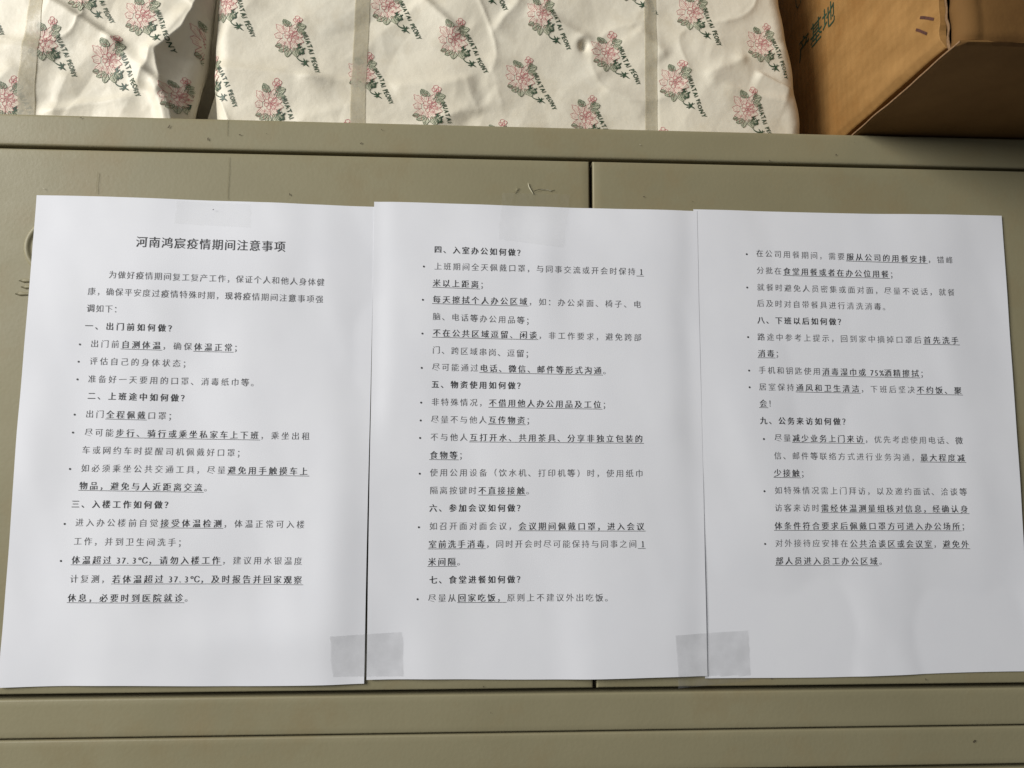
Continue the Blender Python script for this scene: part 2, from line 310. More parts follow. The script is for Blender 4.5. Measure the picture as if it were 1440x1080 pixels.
# 'smooth' only on the curved front
def front(name, *a, **k):
    o = slab(name, *a, **k)
    pl = o.data.polygons
    fl = [len(q.vertices) == 4 and q.normal.y < -0.05 for q in pl]
    pl.foreach_set('use_smooth', fl)
    return o
front('top_rail', CX0, CX1, ZS + G * .8, ZT, bev=.0016, bow=1)
doorL = front('door', CX0 + .012, XV - G, ZB1 + G * 1.5, ZS - G, bow=1)
doorR = front('door', XV + G, CX1 - .012, ZB1 + G * 1.5, ZS - G, bow=1)
front('middle_rail', CX0, CX1, ZB2 + .0005, ZB1 - G * 1.1, bow=.6)
front('lower_rail', CX0, CX1, ZB3 + G, ZB2 - .0005, bow=.6)
front('lower_door', CX0 + .012, XV - G, CZ0 + .05, ZB3 - G, bow=1)
front('lower_door', XV + G, CX1 - .012, CZ0 + .05, ZB3 - G, bow=1)
front('plinth', CX0, CX1, CZ0, CZ0 + .048)
# pressed finger pull (a ring with a dished middle) and three pressed ribs, mostly under the first notice
def lathe(name, cx, cz, prof, mat, parent, n=72):
    V, F = [], []
    for i in range(n):
        a = 2 * math.pi * i / n
        for r, y in prof: V.append((cx + r * math.cos(a), y, cz + r * math.sin(a)))
    m = len(prof)
    for i in range(n):
        for j in range(m - 1):
            a = i * m + j; b = ((i + 1) % n) * m + j
            F.append((a, a + 1, b + 1, b))
    F.append(tuple(i * m + m - 1 for i in range(n)))
    return mesh_obj(name, V, F, mat, parent, True)
lathe('pull_ring', -.2795, .1010, [(.0186, .0004), (.0181, -.0006), (.0172, -.0013), (.0161, -.0014), (.0151, -.0009), (.0144, -.0003), (.0138, -.00025), (.0128, -.0003), (.0, -.0003)], M_PAINT, doorL)
for (x0, z) in ((-.2997, .0792), (-.2983, .0752), (-.3015, .0708)):
    bm = bmesh.new()
    V, F = [], []
    nseg, nr = 14, 8
    x1 = x0 + .045
    for i in range(nseg + 1):
        tt = i / nseg
        x = x0 + (x1 - x0) * tt
        rr = .0011 * math.sqrt(max(0.02, 1 - (1 - min(1, (x - x0) / .0014)) ** 2)) * (1.25 if i < 2 else 1)
        for k in range(nr):
            a = math.pi * k / (nr - 1)
            V.append((x, .0003 - .0010 * math.sin(a) * rr / .0011, z + rr * math.cos(a)))
    for i in range(nseg):
        for k in range(nr - 1):
            a = i * nr + k; F.append((a, a + 1, a + nr + 1, a + nr))
    F.append(tuple(range(nr)))
    bm.free()
    mesh_obj('rib', V, F, M_PAINT, doorL, True)
# long faint scuffs
for (x, z0, z1, w) in ((-255.5, 150, 136, .35), (-174, 162, 134, .3), (-176, 187, 176, .3)):
    V = [((x + dx + .15 * math.sin(z * .3)) / 1000, -.0006, z / 1000) for z in np.linspace(z0, z1, 12) for dx in (-w / 2, w / 2)]
    mesh_obj('scuff', V, [(2 * i, 2 * i + 1, 2 * i + 3, 2 * i + 2) for i in range(11)], M_SCUFF, cab)
# chips and scrapes in the paint
for i, (x, z) in enumerate(CHIPS):
    r = rng.uniform(.0003, .0008) * (0.8 if i % 3 else 1.1); a0 = rng.uniform(0, math.pi); el = rng.choice((1, 1.4, 2.2))
    V = []
    for k in range(9):
        a = 2 * math.pi * k / 9; rr = r * rng.uniform(.45, 1.1)
        dx, dz = rr * el * math.cos(a), rr * .7 * math.sin(a)
        V.append(((x / 1000 + dx * math.cos(a0) - dz * math.sin(a0)), -.0007, (z / 1000 + dx * math.sin(a0) + dz * math.cos(a0))))
    mesh_obj('paint_chip', V, [tuple(range(9))], M_CHIPL if i in (4, 5, 10, 20) else M_CHIP, cab)

# ------------------------------------------------------------------ the three notices
def sheet_lift(k, x, z):
    """how far (mm) sheet k stands off the cabinet at x, z (mm)"""
    x = np.asarray(x, float); z = np.asarray(z, float)
    g = lambda cx, cz, sx, sz: np.exp(-((x - cx) / sx) ** 2 - ((z - cz) / sz) ** 2)
    n = vnoise(x, z * .35, 38, k) * .95 + vnoise(x + z * .3, z * .5, 19, k + 4) * .26 + vnoise(x, z, 70, k + 8) * .9 + vnoise(x, z * .7, 9, k + 2) * .025
    if k == 0:
        h = 1.9 + n - .8 * g(-182, 128, 50, 20) + 1.6 * g(-98, -90, 16, 70) - .7 * g(-80, -150, 18, 22) + 1.1 * g(-285, -20, 16, 36) + .9 * g(-150, -140, 60, 14)
        h = h - .7 * np.exp(-((x + 80) / 22.) ** 2) * np.clip((z + 60) / 80, 0, 1)
    elif k == 1:
        h = 2.3 + n*.8 - .9 * g(22, 128, 34, 14) + .7 * g(30, 98, 11, 30) - .9 * g(-72, -150, 20, 24) - .6 * g(122, -152, 16, 24) - .5 * np.exp(-((x - 129) / 9.) ** 2)
    else:
        h = 1.5 + n * .8 - .6 * g(140, -152, 20, 22) + .9 * g(300, 60, 20, 90) + .6 * g(225, -60, 60, 60)
        h = h - .4 * np.exp(-((x - 128) / 20.) ** 2)
    if k == 1:          # the middle sheet lies on its neighbours' edges
        w = np.exp(-((x - 129) / 11.) ** 2) * (.35 + .65 * np.clip((z + 40) / 60, 0, 1)); h = h * (1 - w) + w * (sheet_lift(2, x, z) + .16)
        w = np.exp(-((x + 80) / 9.) ** 2) * np.clip((z + 60) / 60, 0, 1); h = h * (1 - w) + w * (sheet_lift(0, x, z) + .20)
    return np.maximum(h, .95)
PAGE_LABEL = ['white printed notice sheet at the left, with the centred title line at its head',
              'white printed notice sheet in the middle, crumpled clear tape holding its top edge',
              'white printed notice sheet at the right, its text ending two thirds down']
pages = []
NU, NV = 85, 119
for k, c in enumerate(SHEETS):
    (tlx, tlz), (trx, trz), (brx, brz), (blx, blz) = c
    pg = root('paper_notice', ((tlx + brx) / 2000, 0, (tlz + brz) / 2000), PAGE_LABEL[k], 'notice', 'printed notices taped side by side on the cabinet')
    U, Vv = np.meshgrid(np.linspace(0, 1, NU), np.linspace(0, 1, NV), indexing='ij')
    X = (tlx * (1 - U) + trx * U) * (1 - Vv) + (blx * (1 - U) + brx * U) * Vv
    Z = (tlz * (1 - U) + trz * U) * (1 - Vv) + (blz * (1 - U) + brz * U) * Vv
    Z += (.55 * np.sin(U * math.pi * 2.2 + k) * Vv + .25 * np.sin(U * 5 + k) * (1 - Vv)) * 1.0
    H = sheet_lift(k, X, Z)
    Vt = np.stack([X / 1000, -H / 1000, Z / 1000], -1).reshape(-1, 3)
    n = len(Vt)
    Vb = Vt.copy(); Vb[:, 1] += .00011
    F = grid_faces(NU, NV)
    F2 = [tuple(i + n for i in f[::-1]) for f in F]
    rim = [i * NV for i in range(NU)] + [(NU - 1) * NV + j for j in range(1, NV)] + [i * NV + NV - 1 for i in range(NU - 2, -1, -1)] + [j for j in range(NV - 2, 0, -1)]
    m = len(rim)                     # the cut edge has its own vertices so that it stays sharp
    F3 = [(2 * n + i, 2 * n + (i + 1) % m, 2 * n + m + (i + 1) % m, 2 * n + m + i) for i in range(m)]
    mesh_obj('sheet', np.concatenate([Vt, Vb, Vt[rim], Vb[rim]]), F + F2 + F3, M_PAPER, pg, True)
    pages.append(pg)
# a small nick in the first sheet's head
mesh_obj('nick', [(-.1822, -.0031, .1258), (-.1812, -.0033, .1264), (-.1809, -.0033, .1262), (-.1814, -.0031, .1257)], [(0, 1, 2, 3)], M_INK, pages[0])

# glyphs, taken once per character from Blender's own font
_gl = {}
def _measure(co, fs):
    """area and outline length of a flat glyph mesh"""
    A = 0.0; cnt = {}
    for f in fs:
        for i in range(len(f)):
            a, b = f[i], f[(i + 1) % len(f)]
            A += (co[a, 0] * co[b, 1] - co[b, 0] * co[a, 1]) / 2
            cnt[(min(a, b), max(a, b))] = cnt.get((min(a, b), max(a, b)), 0) + 1
    used = {i for f in fs for i in f}
    return abs(A), sum(math.hypot(*(co[a] - co[b])) for (a, b), n in cnt.items() if n == 1), len(used) - len(cnt) + len(fs)
def glyph(ch, off):
    """a glyph at stroke offset off; offsets whose outline crosses itself fill wrongly, so near ones are tried"""
    if ('ok', ch, off) in _gl: return _gl[('ok', ch, off)]
    A0, P0, X0 = _measure(*glyph_raw(ch, 0.0))
    best = glyph_raw(ch, 0.0)
    for o in (off, off * .8, off * 1.15, off * .6, off * .4, off * .2):
        g = glyph_raw(ch, o); A, P, X = _measure(*g)
        if X == X0 and abs(A - (A0 + P0 * o)) < .06 * A0 and abs(P - P0) < .08 * P0:
            best = g; break
    if ch == '1':                # the printed 1 has a foot and a flag
        co = np.array([[.215, 0], [.285, 0], [.285, .69], [.215, .69], [.09, 0], [.215, 0], [.215, .05], [.09, .05], [.285, 0], [.41, 0], [.41, .05], [.285, .05], [.11, .56], [.215, .60], [.215, .69], [.11, .60]])
        best = (co, [(0, 1, 2, 3), (4, 5, 6, 7), (8, 9, 10, 11), (12, 13, 14, 15)])
    _gl[('ok', ch, off)] = best
    return best
def glyph_raw(ch, off):
    key = (ch, round(off, 5))
    if key not in _gl:
        cu = bpy.data.curves.new('g', 'FONT'); cu.body = ch; cu.size = 1; cu.resolution_u = 2; cu.offset = off; cu.dimensions = '2D'; cu.fill_mode = 'BOTH'
        o = bpy.data.objects.new('g', cu); COL.objects.link(o)
        bpy.context.view_layer.update()
        me = o.evaluated_get(bpy.context.evaluated_depsgraph_get()).to_mesh()
        nv = len(me.vertices); co = np.zeros(nv * 3); me.vertices.foreach_get('co', co)
        fs = [tuple(q.vertices) for q in me.polygons]
        _gl[key] = (co.reshape(-1, 3)[:, :2].copy(), fs)
        bpy.data.objects.remove(o); bpy.data.curves.remove(cu)
    return _gl[key]
HALF = '0123456789.%'
def parse(s):
    out, u = [], False
    for ch in s:
        if ch == '[': u = True
        elif ch == ']': u = False
        else: out.append((ch, u))
    return out
def adv(ch): return .5 if ch in HALF else (.32 if ch == ' ' else 1.0)
def stamp(Vs, Fs, gl, ox, oz, sx, sz, dx, dz, ex, shear=0.0):
    co, fs = gl
    if len(co) == 0: return
    x = ox + co[:, 0] * sx; z = oz + (co[:, 1] + shear * (co[:, 0] - .5)) * sz
    n0 = sum(len(v) for v in Vs)
    Vs.append(np.stack([x, z, np.full(len(x), ex)], -1))
    Fs.extend([tuple(i + n0 for i in f) for f in fs])
for (pgn, kind, (x0, z0), (x1, z1), s, dot) in LINES:
    k = pgn - 1
    cells = parse(s)
    tot = sum(adv(c) for c, _ in cells)
    L = math.hypot(x1 - x0, z1 - z0); a = L / tot
    ux, uz = (x1 - x0) / L, (z1 - z0) / L
    em = {'T': 7.5, 'H': 5.15, 'B': 5.25}[kind]
    if a < em * 1.02 and kind == 'B': em = a * .98
    t = 0.0
    runs = []                      # consecutive cells of one weight: one printed run each
    for ch, u in cells:
        w = adv(ch)
        isb = u or kind in 'TH'
        if not runs or runs[-1][0] != isb: runs.append((isb, [], []))
        Vs, Fs = runs[-1][1], runs[-1][2]
        if ch != ' ':
            cx = x0 + ux * (t + (0 if ch in '，。；：、？！' else (w * a - em * w) / 2 * 0.5)); cz = z0 + uz * t
            oz = -.36 * em
            if kind == 'T': st = [(0, -.003), (.024, -.003)]
            elif kind == 'H': st = [(0, .0), (.030, .0)]
            elif isb: st = [(0, -.009), (.032, -.009)]
            else: st = [(0, -.014), (.018, -.014)]
            for q, (sx, off) in enumerate(st):
                g = glyph(ch, off)
                em_x = em * (.96 if w == 1 else .86)
                stamp(Vs, Fs, g, cx + sx * em, cz + oz + rng.uniform(-.02, .02), em_x, em, 0, 0, .16 + .01 * q, .045 if kind == 'B' and w == 1 else 0.0)
        if u:
            n0 = sum(len(v) for v in Vs)
            uy = -.50 * em; th = .050 * em
            ax, az = x0 + ux * t, z0 + uz * t + uy
            bx, bz = ax + ux * w * a, az + uz * w * a
            Vs.append(np.array([[ax, az, .15], [bx, bz, .15], [bx, bz - th, .15], [ax, az - th, .15]])); Fs.append((n0, n0 + 3, n0 + 2, n0 + 1))
        t += w * a
    if dot:
        dV = np.array([[dot[0] + .62 * math.cos(q * math.pi / 5), dot[1] + .62 * math.sin(q * math.pi / 5), .16] for q in range(10)])
        Hd = sheet_lift(k, dV[:, 0], dV[:, 1]) + dV[:, 2]
        mesh_obj('bullet_dot', np.stack([dV[:, 0], -Hd, dV[:, 1]], -1) / 1000, [tuple(range(10))], M_INKB, pages[k])
    for isb, Vs, Fs in runs:
        if not Vs: continue
        P = np.concatenate(Vs)
        Hh = sheet_lift(k, P[:, 0], P[:, 1]) + P[:, 2]
        nm = {'T': 'title_text', 'H': 'heading_text'}.get(kind, 'bold_text' if isb else 'body_text')
        mesh_obj(nm, np.stack([P[:, 0], -Hh, P[:, 1]], -1) / 1000, Fs, M_INKB if isb else M_INK, pages[k])

# ------------------------------------------------------------------ adhesive tape
def top_lift(x, z):
    h = np.full(np.shape(x), .25)
    for k, c in enumerate(SHEETS):
        ins = (x > min(c[0][0], c[3][0]) - .2) & (x < max(c[1][0], c[2][0]) + .2) & (z < c[0][1] + .4) & (z > c[2][1] - .4)
        h = np.where(ins, np.maximum(h, sheet_lift(k, x, z)), h)
    return h
def blur(H, n):
    for _ in range(n):
        P = np.pad(H, 1, mode='edge'); H = (P[:-2, 1:-1] + P[2:, 1:-1] + P[1:-1, :-2] + P[1:-1, 2:] + 2 * P[1:-1, 1:-1]) / 6
    return H
def tape(q, label, mat, crumple, notch=0.0):
    (ax, az), (bx, bz), (cx, cz), (dx, dz) = q
    n, m = 44, 32
    U, V = np.meshgrid(np.linspace(0, 1, n), np.linspace(0, 1, m), indexing='ij')
    X = (ax * (1 - U) + bx * U) * (1 - V) + (dx * (1 - U) + cx * U) * V
    Z = (az * (1 - U) + bz * U) * (1 - V) + (dz * (1 - U) + cz * U) * V
    X += .45 * vnoise(V * 9, V * 0 + ax, 1, 2) * ((U < .02) | (U > .98)) + .8 * notch * np.sin(V * math.pi) * (U < .5) * -(1 - 2 * U)
    H0 = top_lift(X, Z)
    H = np.maximum(blur(H0, 3), H0)
    ridge = 1 - np.abs(vnoise(X, Z, 9, int(abs(ax)) % 7)); ridge2 = 1 - np.abs(vnoise(X * 1.6 + Z * .6, Z * .7, 7, 3))
    H = H + .26 + crumple * (ridge ** 6 * .8 + ridge2 ** 8 * .7)
    vs = np.stack([X, -H, Z], -1).reshape(-1, 3) / 1000
    o = mesh_obj('adhesive_tape', vs - np.array([(ax + cx) / 2000, 0, (az + cz) / 2000]), grid_faces(n, m), mat, None, True)
    o.location = ((ax + cx) / 2000, 0, (az + cz) / 2000)
    tag(o, label, 'tape', 'pieces of tape holding the notices')
tape(TAPE_A, 'clear tape piece joining the lower corners of the left and middle sheets', M_TAPE, .10, .8)
tape(TAPE_B, 'clear tape piece joining the middle and right sheets, its end stuck below them', M_TAPE, .10)
tape(TAPE_C, 'crumpled shiny tape piece over the top edge of the middle sheet', M_TAPE_FAINT, .9)
tape(TAPE_D, 'faint tape piece above the title of the left sheet', M_TAPE_FAINT, .04)

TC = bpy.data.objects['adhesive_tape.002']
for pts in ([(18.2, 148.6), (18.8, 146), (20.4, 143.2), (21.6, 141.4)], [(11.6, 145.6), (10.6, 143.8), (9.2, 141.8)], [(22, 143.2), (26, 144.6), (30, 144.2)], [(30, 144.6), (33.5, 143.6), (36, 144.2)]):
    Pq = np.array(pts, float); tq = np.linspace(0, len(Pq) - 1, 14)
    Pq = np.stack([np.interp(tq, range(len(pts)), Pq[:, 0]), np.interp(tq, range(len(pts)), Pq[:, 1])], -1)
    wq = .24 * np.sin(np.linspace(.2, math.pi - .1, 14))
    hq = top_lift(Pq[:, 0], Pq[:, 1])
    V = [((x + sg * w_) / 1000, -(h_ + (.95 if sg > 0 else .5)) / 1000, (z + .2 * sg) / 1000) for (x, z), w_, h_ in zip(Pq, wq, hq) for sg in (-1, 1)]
    mesh_obj('tape_wrinkle_glint', V, [(2 * i, 2 * i + 1, 2 * i + 3, 2 * i + 2) for i in range(13)], M_GLINT, TC, True)  # tape creases drawn as pale ribbons, their highlight in the colour

# ------------------------------------------------------------------ paper-wrapped parcels
def crease(x, z, c):
    (ax, az), (bx, bz), A, wd, wu = c
    L = math.hypot(bx - ax, bz - az); ux, uz = (bx - ax) / L, (bz - az) / L
    if ux < 0 or (abs(ux) < 1e-6): ux, uz = -ux, -uz; ax, az = bx, bz
    s = (x - ax) * ux + (z - az) * uz
    d = (x - ax) * uz - (z - az) * ux            # positive below the line
    d = d + 1.2 * vnoise(x, z, 14, int(abs(ax)) % 9)
    e = np.clip(np.minimum(s + .25 * L, 1.25 * L - s) / (.3 * L), 0, 1); e = e * e * (3 - 2 * e)
    prof = np.where(d > 0, np.exp(-d / wd), np.exp(-(d / wu) ** 2 * 1.0) * 1.0 - .35 * (1 - np.exp(d / wu)) * np.exp(d / (wu * 2.5)))
    return -A * prof * e
def fine(x, z, sd):
    r = lambda s, q: (1 - np.abs(vnoise(x * .9 + z * .35, z * 1.1 - x * .2, s, q)))
    return (vnoise(x, z, 60, sd) * 1.9 + vnoise(x * .7, z * 1.2, 27, sd + 1) * .5 + facets(x, z, 52, sd) * 2.5 + facets(x, z, 25, sd + 2) * 1.05 + facets(x, z, 12, sd + 4) * .26 - r(60, sd + 6) ** 14 * 1.0)
FX = np.array([q[0] for q in FOLD_EDGE]); FZ = np.array([q[1] for q in FOLD_EDGE])
def xb(z):
    i = np.argsort(FZ); return np.interp(z, FZ[i], FX[i])
def edgeR(z): return 214.5 - np.clip(z - 190, 0, 200) * .115 + .7 * np.sin(z / 16.) + .5 * np.sin(z / 5.5 + 1)
def edgeL(z): return -191.5 - np.clip(z - 190, 0, 200) * .05 + 1.0 * np.sin(z / 21.)
def edge1R(z): return -207.0 + np.clip(z - 190, 0, 100) * .115 + 1.2 * np.sin(z / 13.)
def yR(x, z):
    y = 14 + fine(x, z, 1)
    for c in CREASE_R: y = y + crease(x, z, c)
    y = y + 1.1 * np.tanh((x - 109) / 1.2) * -.35
    # pinched dimple
    y = y + 5 * np.exp(-((x - 58.5) / 3.2) ** 2 - ((z - 256) / 4.) ** 2)
    # the parcel leans back a little towards its top and rounds off at the ends
    y = y + np.clip(z - 190, 0, 300) * .05
    r = 13.
    for d in (edgeR(z) - x, x - edgeL(z)):
        dd = np.clip(d, 0, r); y = y + (r - np.sqrt(np.maximum(r * r - (r - dd) ** 2, 0)))
    return y
def yL(x, z):
    y = 12 + fine(x, z, 21)
    for c in CREASE_L: y = y + crease(x, z, c)
    d = x - xb(z)
    y = y + np.where(d > 0, d * .62, 0) + 2.0 * np.exp(-np.abs(d) / 5) * -1.0
    y = y - 3.4 * np.exp(-((d + 4.5) / 4.5) ** 2) * np.clip((222 - z) / 12, 0, 1)
    y = y + np.clip(z - 190, 0, 300) * .03
    r = 8.; dd = np.clip(edge1R(z) - x, 0, r); y = y + (r - np.sqrt(np.maximum(r * r - (r - dd) ** 2, 0)))
    return y
def parcel(yf, eL, eR, z0, z1, depth, pr, tuck_r=0., tuck_l=0.):
    nx, nz = 420, 200
    zs = np.linspace(z0, z1, nz)
    rows = []
    nside = 26
    Z = np.tile(zs, (nx, 1))
    u = np.linspace(0, 1, nx)[:, None]
    u = u + .0 * u
    XL, XR = eL(zs)[None, :], eR(zs)[None, :]
    uu = .5 - .5 * np.cos(u * math.pi) * 1.0
    u2 = u * .8 + uu * .2
    X = XL * (1 - u2) + XR * u2
    Y = yf(X, Z)
    f = np.linspace(0, 1, nside)[:, None][1:]
    sl = lambda Xe, Ye, sgn, sd: (Xe + sgn * (np.sin(f * math.pi) * 2.5 + f * 0 + vnoise(f * 220 + Z[:1] * 0, Z[:1] + f * 0, 30, sd) * 2.2 * np.sin(f * math.pi)), Ye + (depth - Ye) * f)
    XR2, YR2 = sl(X[-1:], Y[-1:], 1, 3); XL2, YL2 = sl(X[:1], Y[:1], -1, 5)
    XX = np.concatenate([XL2[::-1], X, XR2]); YY = np.concatenate([YL2[::-1], Y, YR2]); ZZ = np.tile(zs, (len(XX), 1))
    nS = nside - 1
    g = np.clip(f * 9, 0, 1) * np.clip((1 - f) * 6, 0, 1)
    XX[-nS:] -= tuck_r * g; XX[:nS] += tuck_l * g[::-1]
    # draw the last centimetre in for a rounded top
    tt = np.clip((ZZ - (z1 - 10)) / 10, 0, 1)
    r = 1 - np.sqrt(1 - tt * tt)
    cx, cy = (XX.min() + XX.max()) / 2, depth / 2
    XX = XX + (cx - XX) * r * .05; YY = YY + (cy - YY) * r * .07
    V = np.stack([XX, YY, ZZ], -1).reshape(-1, 3) / 1000
    nu = len(XX)
    F = grid_faces(nu, nz, True)
    F.append(tuple(i * nz + nz - 1 for i in range(nu)))
    F.append(tuple((i * nz) for i in range(nu - 1, -1, -1)))
    F.append(tuple([j for j in range(nz)] + [(nu - 1) * nz + j for j in range(nz - 1, -1, -1)]))
    o = mesh_obj('wrapping', V, F, M_WRAP, pr, True)
    for q in list(o.data.polygons)[-3:]: q.use_smooth = False
    return o
pR = root('paper_parcel', (.01, .14, ZT), 'long cream paper parcel printed with peonies, reaching the cardboard box', 'parcel', 'paper-wrapped parcels on top of the cabinet')
pL = root('paper_parcel', (-.33, .14, ZT), 'crumpled cream peony-print parcel at the left end, folded corner beside the gap', 'parcel', 'paper-wrapped parcels on top of the cabinet')
ZP0 = 188.2
parcel(yR, edgeL, edgeR, ZP0, 440, 290, pR, 0., 34.)
parcel(yL, lambda z: -470 + 0 * z, edge1R, ZP0, 436, 290, pL, 70., 0.)
# loose wrapping flap standing behind the folded corner
fl = []
for i in range(12):
    for j in range(16):
        u, v = i / 11, j / 15
        z = 188.2 + v * 42; xa = -205 + v * 8.5; xc = -192.5 + v * .5
        fl.append(((xa * (1 - u) + xc * u) / 1000, (34 + 3 * math.sin(u * 3) + 5 * v - 4 * u) / 1000, z / 1000))
mesh_obj('wrapping_flap', fl, grid_faces(12, 16, True), M_WRAP, pL, True)

# ------------------------------------------------------------------ the peony print
def ribbon(pts, w, closed=False, taper=False):
    """flat stroke of width w along a polyline (local mm)"""
    P = np.array(pts, float); n = len(P)
    T = np.roll(P, -1, 0) - np.roll(P, 1, 0) if closed else np.gradient(P, axis=0)
    T /= np.maximum(np.linalg.norm(T, axis=1), 1e-6)[:, None]
    N = np.stack([-T[:, 1], T[:, 0]], -1)
    ww = np.full(n, w / 2.)
    if taper: ww = ww * (.25 + .75 * np.sin(np.linspace(.15, math.pi - .1, n)))
    A, B = P + N * ww[:, None], P - N * ww[:, None]
    V = np.concatenate([A, B])
    F = [(i, (i + 1) % n, n + (i + 1) % n, n + i) for i in range(n if closed else n - 1)]
    return V, F
def petal(cx, cy, ang, r0, r1, wid, n=18, wav=.5, sd=0):
    pts = []
    for i in range(n):
        t_ = i / (n - 1) * math.pi
        rad = r0 + (r1 - r0) * (math.sin(t_) ** .7) * (1 + .07 * wav * math.sin(t_ * 7 + sd))
        lat = -math.cos(t_) * wid * (.55 + .45 * math.sin(t_))
        pts.append((cx + rad * math.cos(ang) - lat * math.sin(ang), cy + rad * math.sin(ang) + lat * math.cos(ang)))
    return pts
def fill(pts):
    n = len(pts); c = np.mean(pts, 0)
    return np.concatenate([np.array(pts), c[None]]), [(i, (i + 1) % n, n) for i in range(n)]
def leaf(cx, cy, ang, L, w):
    out = []
    for i in range(9):
        t_ = i / 8; out.append((t_ * L, w * math.sin(t_ * math.pi) ** .8 * (1 + .12 * math.sin(t_ * 17))))
    for i in range(7, 0, -1):
        t_ = i / 8; out.append((t_ * L, -w * math.sin(t_ * math.pi) ** .8 * (1 + .12 * math.sin(t_ * 15 + 1))))
    ca, sa = math.cos(ang), math.sin(ang)
    f = lambda q: [(cx + x * ca - y * sa, cy + x * sa + y * ca) for x, y in q]
    strokes = [(f(out), True, .26)]
    strokes.append((f([(0, 0), (L * .35, w * .06), (L * .7, -w * .05), (L, 0)]), False, .26))
    for s_ in (.2, .36, .52, .68):
        for sg in (1, -1):
            strokes.append((f([(s_ * L, 0), ((s_ + .11) * L, sg * w * .42), ((s_ + .16) * L, sg * w * .78 * math.sin((s_ + .16) * math.pi))]), False, .17))
    return f(out), strokes
def build_motif():
    red, pink, leafd, leafp, green = [], [], [], [], []
    # open bloom
    r2 = random.Random(3)
    for i in range(9):
        a = math.radians(20 + i * 40 + r2.uniform(-7, 7)); rr = r2.uniform(8.8, 10.8) * (1.08 if abs(math.sin(a)) > .6 else .95)
        pts = petal(-.3, -.3, a, 3.6, rr, 3.3, wav=1.6, sd=i)
        pink.append(fill(pts)); red.append(ribbon(pts, .24))
        for q in (-.5, .1, .6):
            red.append(ribbon([(math.cos(a + q * .28) * 5.0 - .3, math.sin(a + q * .28) * 5.0 - .3), (math.cos(a + q * .32) * rr * .80 - .3, math.sin(a + q * .32) * rr * .80 - .3)], .14))
    for i in range(7):
        a = math.radians(40 + i * 51 + r2.uniform(-6, 6))
        pts = petal(1.6, .2, a, 1.2, 4.6 + r2.uniform(-.4, .5), 2.0, wav=1.3, sd=i * 2)
        pink.append(fill(pts)); red.append(ribbon(pts, .29))
    for i in range(4):
        a = math.radians(10 + i * 90)
        red.append(ribbon(petal(1.9, .3, a, .2, 2.0, .9, n=10, wav=1), .28))
    red.append(ribbon([(1.3, .1), (2.2, .9), (2.7, .1), (1.9, -.6), (1.3, -.2)], .5))
    # bud
    for a, r_, w_ in ((100, 3.9, 2.2), (40, 3.2, 1.9), (160, 3.2, 1.9), (250, 2.4, 1.9), (320, 2.3, 1.5)):
        pts = petal(6.3, 12.4, math.radians(a), .3, r_, w_, n=12, sd=a)
        pink.append(fill(pts)); red.append(ribbon(pts, .30))
    red.append(ribbon([(5.4, 12.1), (6.1, 13.4), (7.2, 13.2), (7.4, 12.1), (6.4, 11.5), (5.6, 11.9)], .55))
    # leaves
    for (x, y, a, L, w) in ((-.6, 7.5, 118, 6.2, 2.2), (1.8, 8.3, 150, 6.5, 2.0), (5.6, 7.0, 22, 6.4, 2.3), (5.4, 5.6, -18, 6.0, 2.0), (6.4, 8.6, 62, 3.2, 1.2),
                            (-.5, -7.4, 212, 6.4, 2.0), (.5, -8.4, 262, 6.0, 2.1), (3.4, -7.6, 300, 7.2, 2.2), (5.2, -7.6, 322, 5.2, 1.6), (-4.8, -6.4, 200, 4.2, 1.4)):
        o, st = leaf(x, y, math.radians(a), L, w)
        leafp.append(fill(o))
        for pts, cl, ww in st: leafd.append(ribbon(pts, ww, cl))
    leafd.append(ribbon([(5.8, 9.2), (5.2, 7.2), (3.8, 5.6)], .35))
    # brush characters stepping down to the right
    B = [[(7.6, -3.6), (9.4, -2.6), (10.4, -1.6)], [(7.2, -5.6), (9.2, -4.8), (11.2, -3.6)], [(9.6, -2.0), (9.0, -4.6), (8.0, -7.0)],
         [(10.4, -6.4), (12.6, -5.2), (13.6, -4.2)], [(11.6, -4.4), (12.4, -6.4), (12.8, -8.4), (11.4, -9.4)], [(9.0, -9.0), (11.4, -8.4), (13.4, -8.0)], [(9.6, -7.2), (10.6, -8.4), (10.6, -10.2)],
         [(8.8, -11.6), (10.2, -13.2), (12.4, -14.2), (15.0, -14.0), (17.4, -13.2)], [(13.2, -11.8), (14.2, -13.8), (14.6, -16.6)], [(12.0, -16.0), (14.0, -15.6), (16.8, -16.2)],
         [(15.8, -12.4), (15.2, -14.8), (13.6, -17.4)], [(14.6, -14.4), (16.0, -16.2), (17.6, -17.4)]]
    for b_ in B:
        b_ = np.array(b_) * 1.0 + (-2.3, -2.4); m_ = 4 * len(b_); tt = np.linspace(0, len(b_) - 1, m_)
        pts = np.stack([np.interp(tt, range(len(b_)), b_[:, 0]), np.interp(tt, range(len(b_)), b_[:, 1])], -1)
        pts[1:-1] = (pts[:-2] + pts[1:-1] * 2 + pts[2:]) / 4
        green.append(ribbon(pts, .85, taper=True))
    # lettering running down to the right
    ang = math.radians(-67.5); ca, sa = math.cos(ang), math.sin(ang)
    def word(txt, ox, oy, length, size):
        x = 0; parts = []
        for ch in txt:
            co, fs = glyph(ch, .022)
            wch = co[:, 0].max() - co[:, 0].min()
            parts.append((co - [co[:, 0].min(), 0], fs, x)); x += wch + .13
        sx = length / (x - .13)
        for co, fs, xo in parts:
            p_ = np.stack([(co[:, 0] + xo) * sx, co[:, 1] * size], -1)
            green.append((np.stack([ox + p_[:, 0] * ca - p_[:, 1] * sa, oy + p_[:, 0] * sa + p_[:, 1] * ca], -1), fs))
    word('HUATAI', 8.6, 3.6, 15.6, 4.5)
    word('PEONY', 15.6, -13.2, 12.4, 4.5)
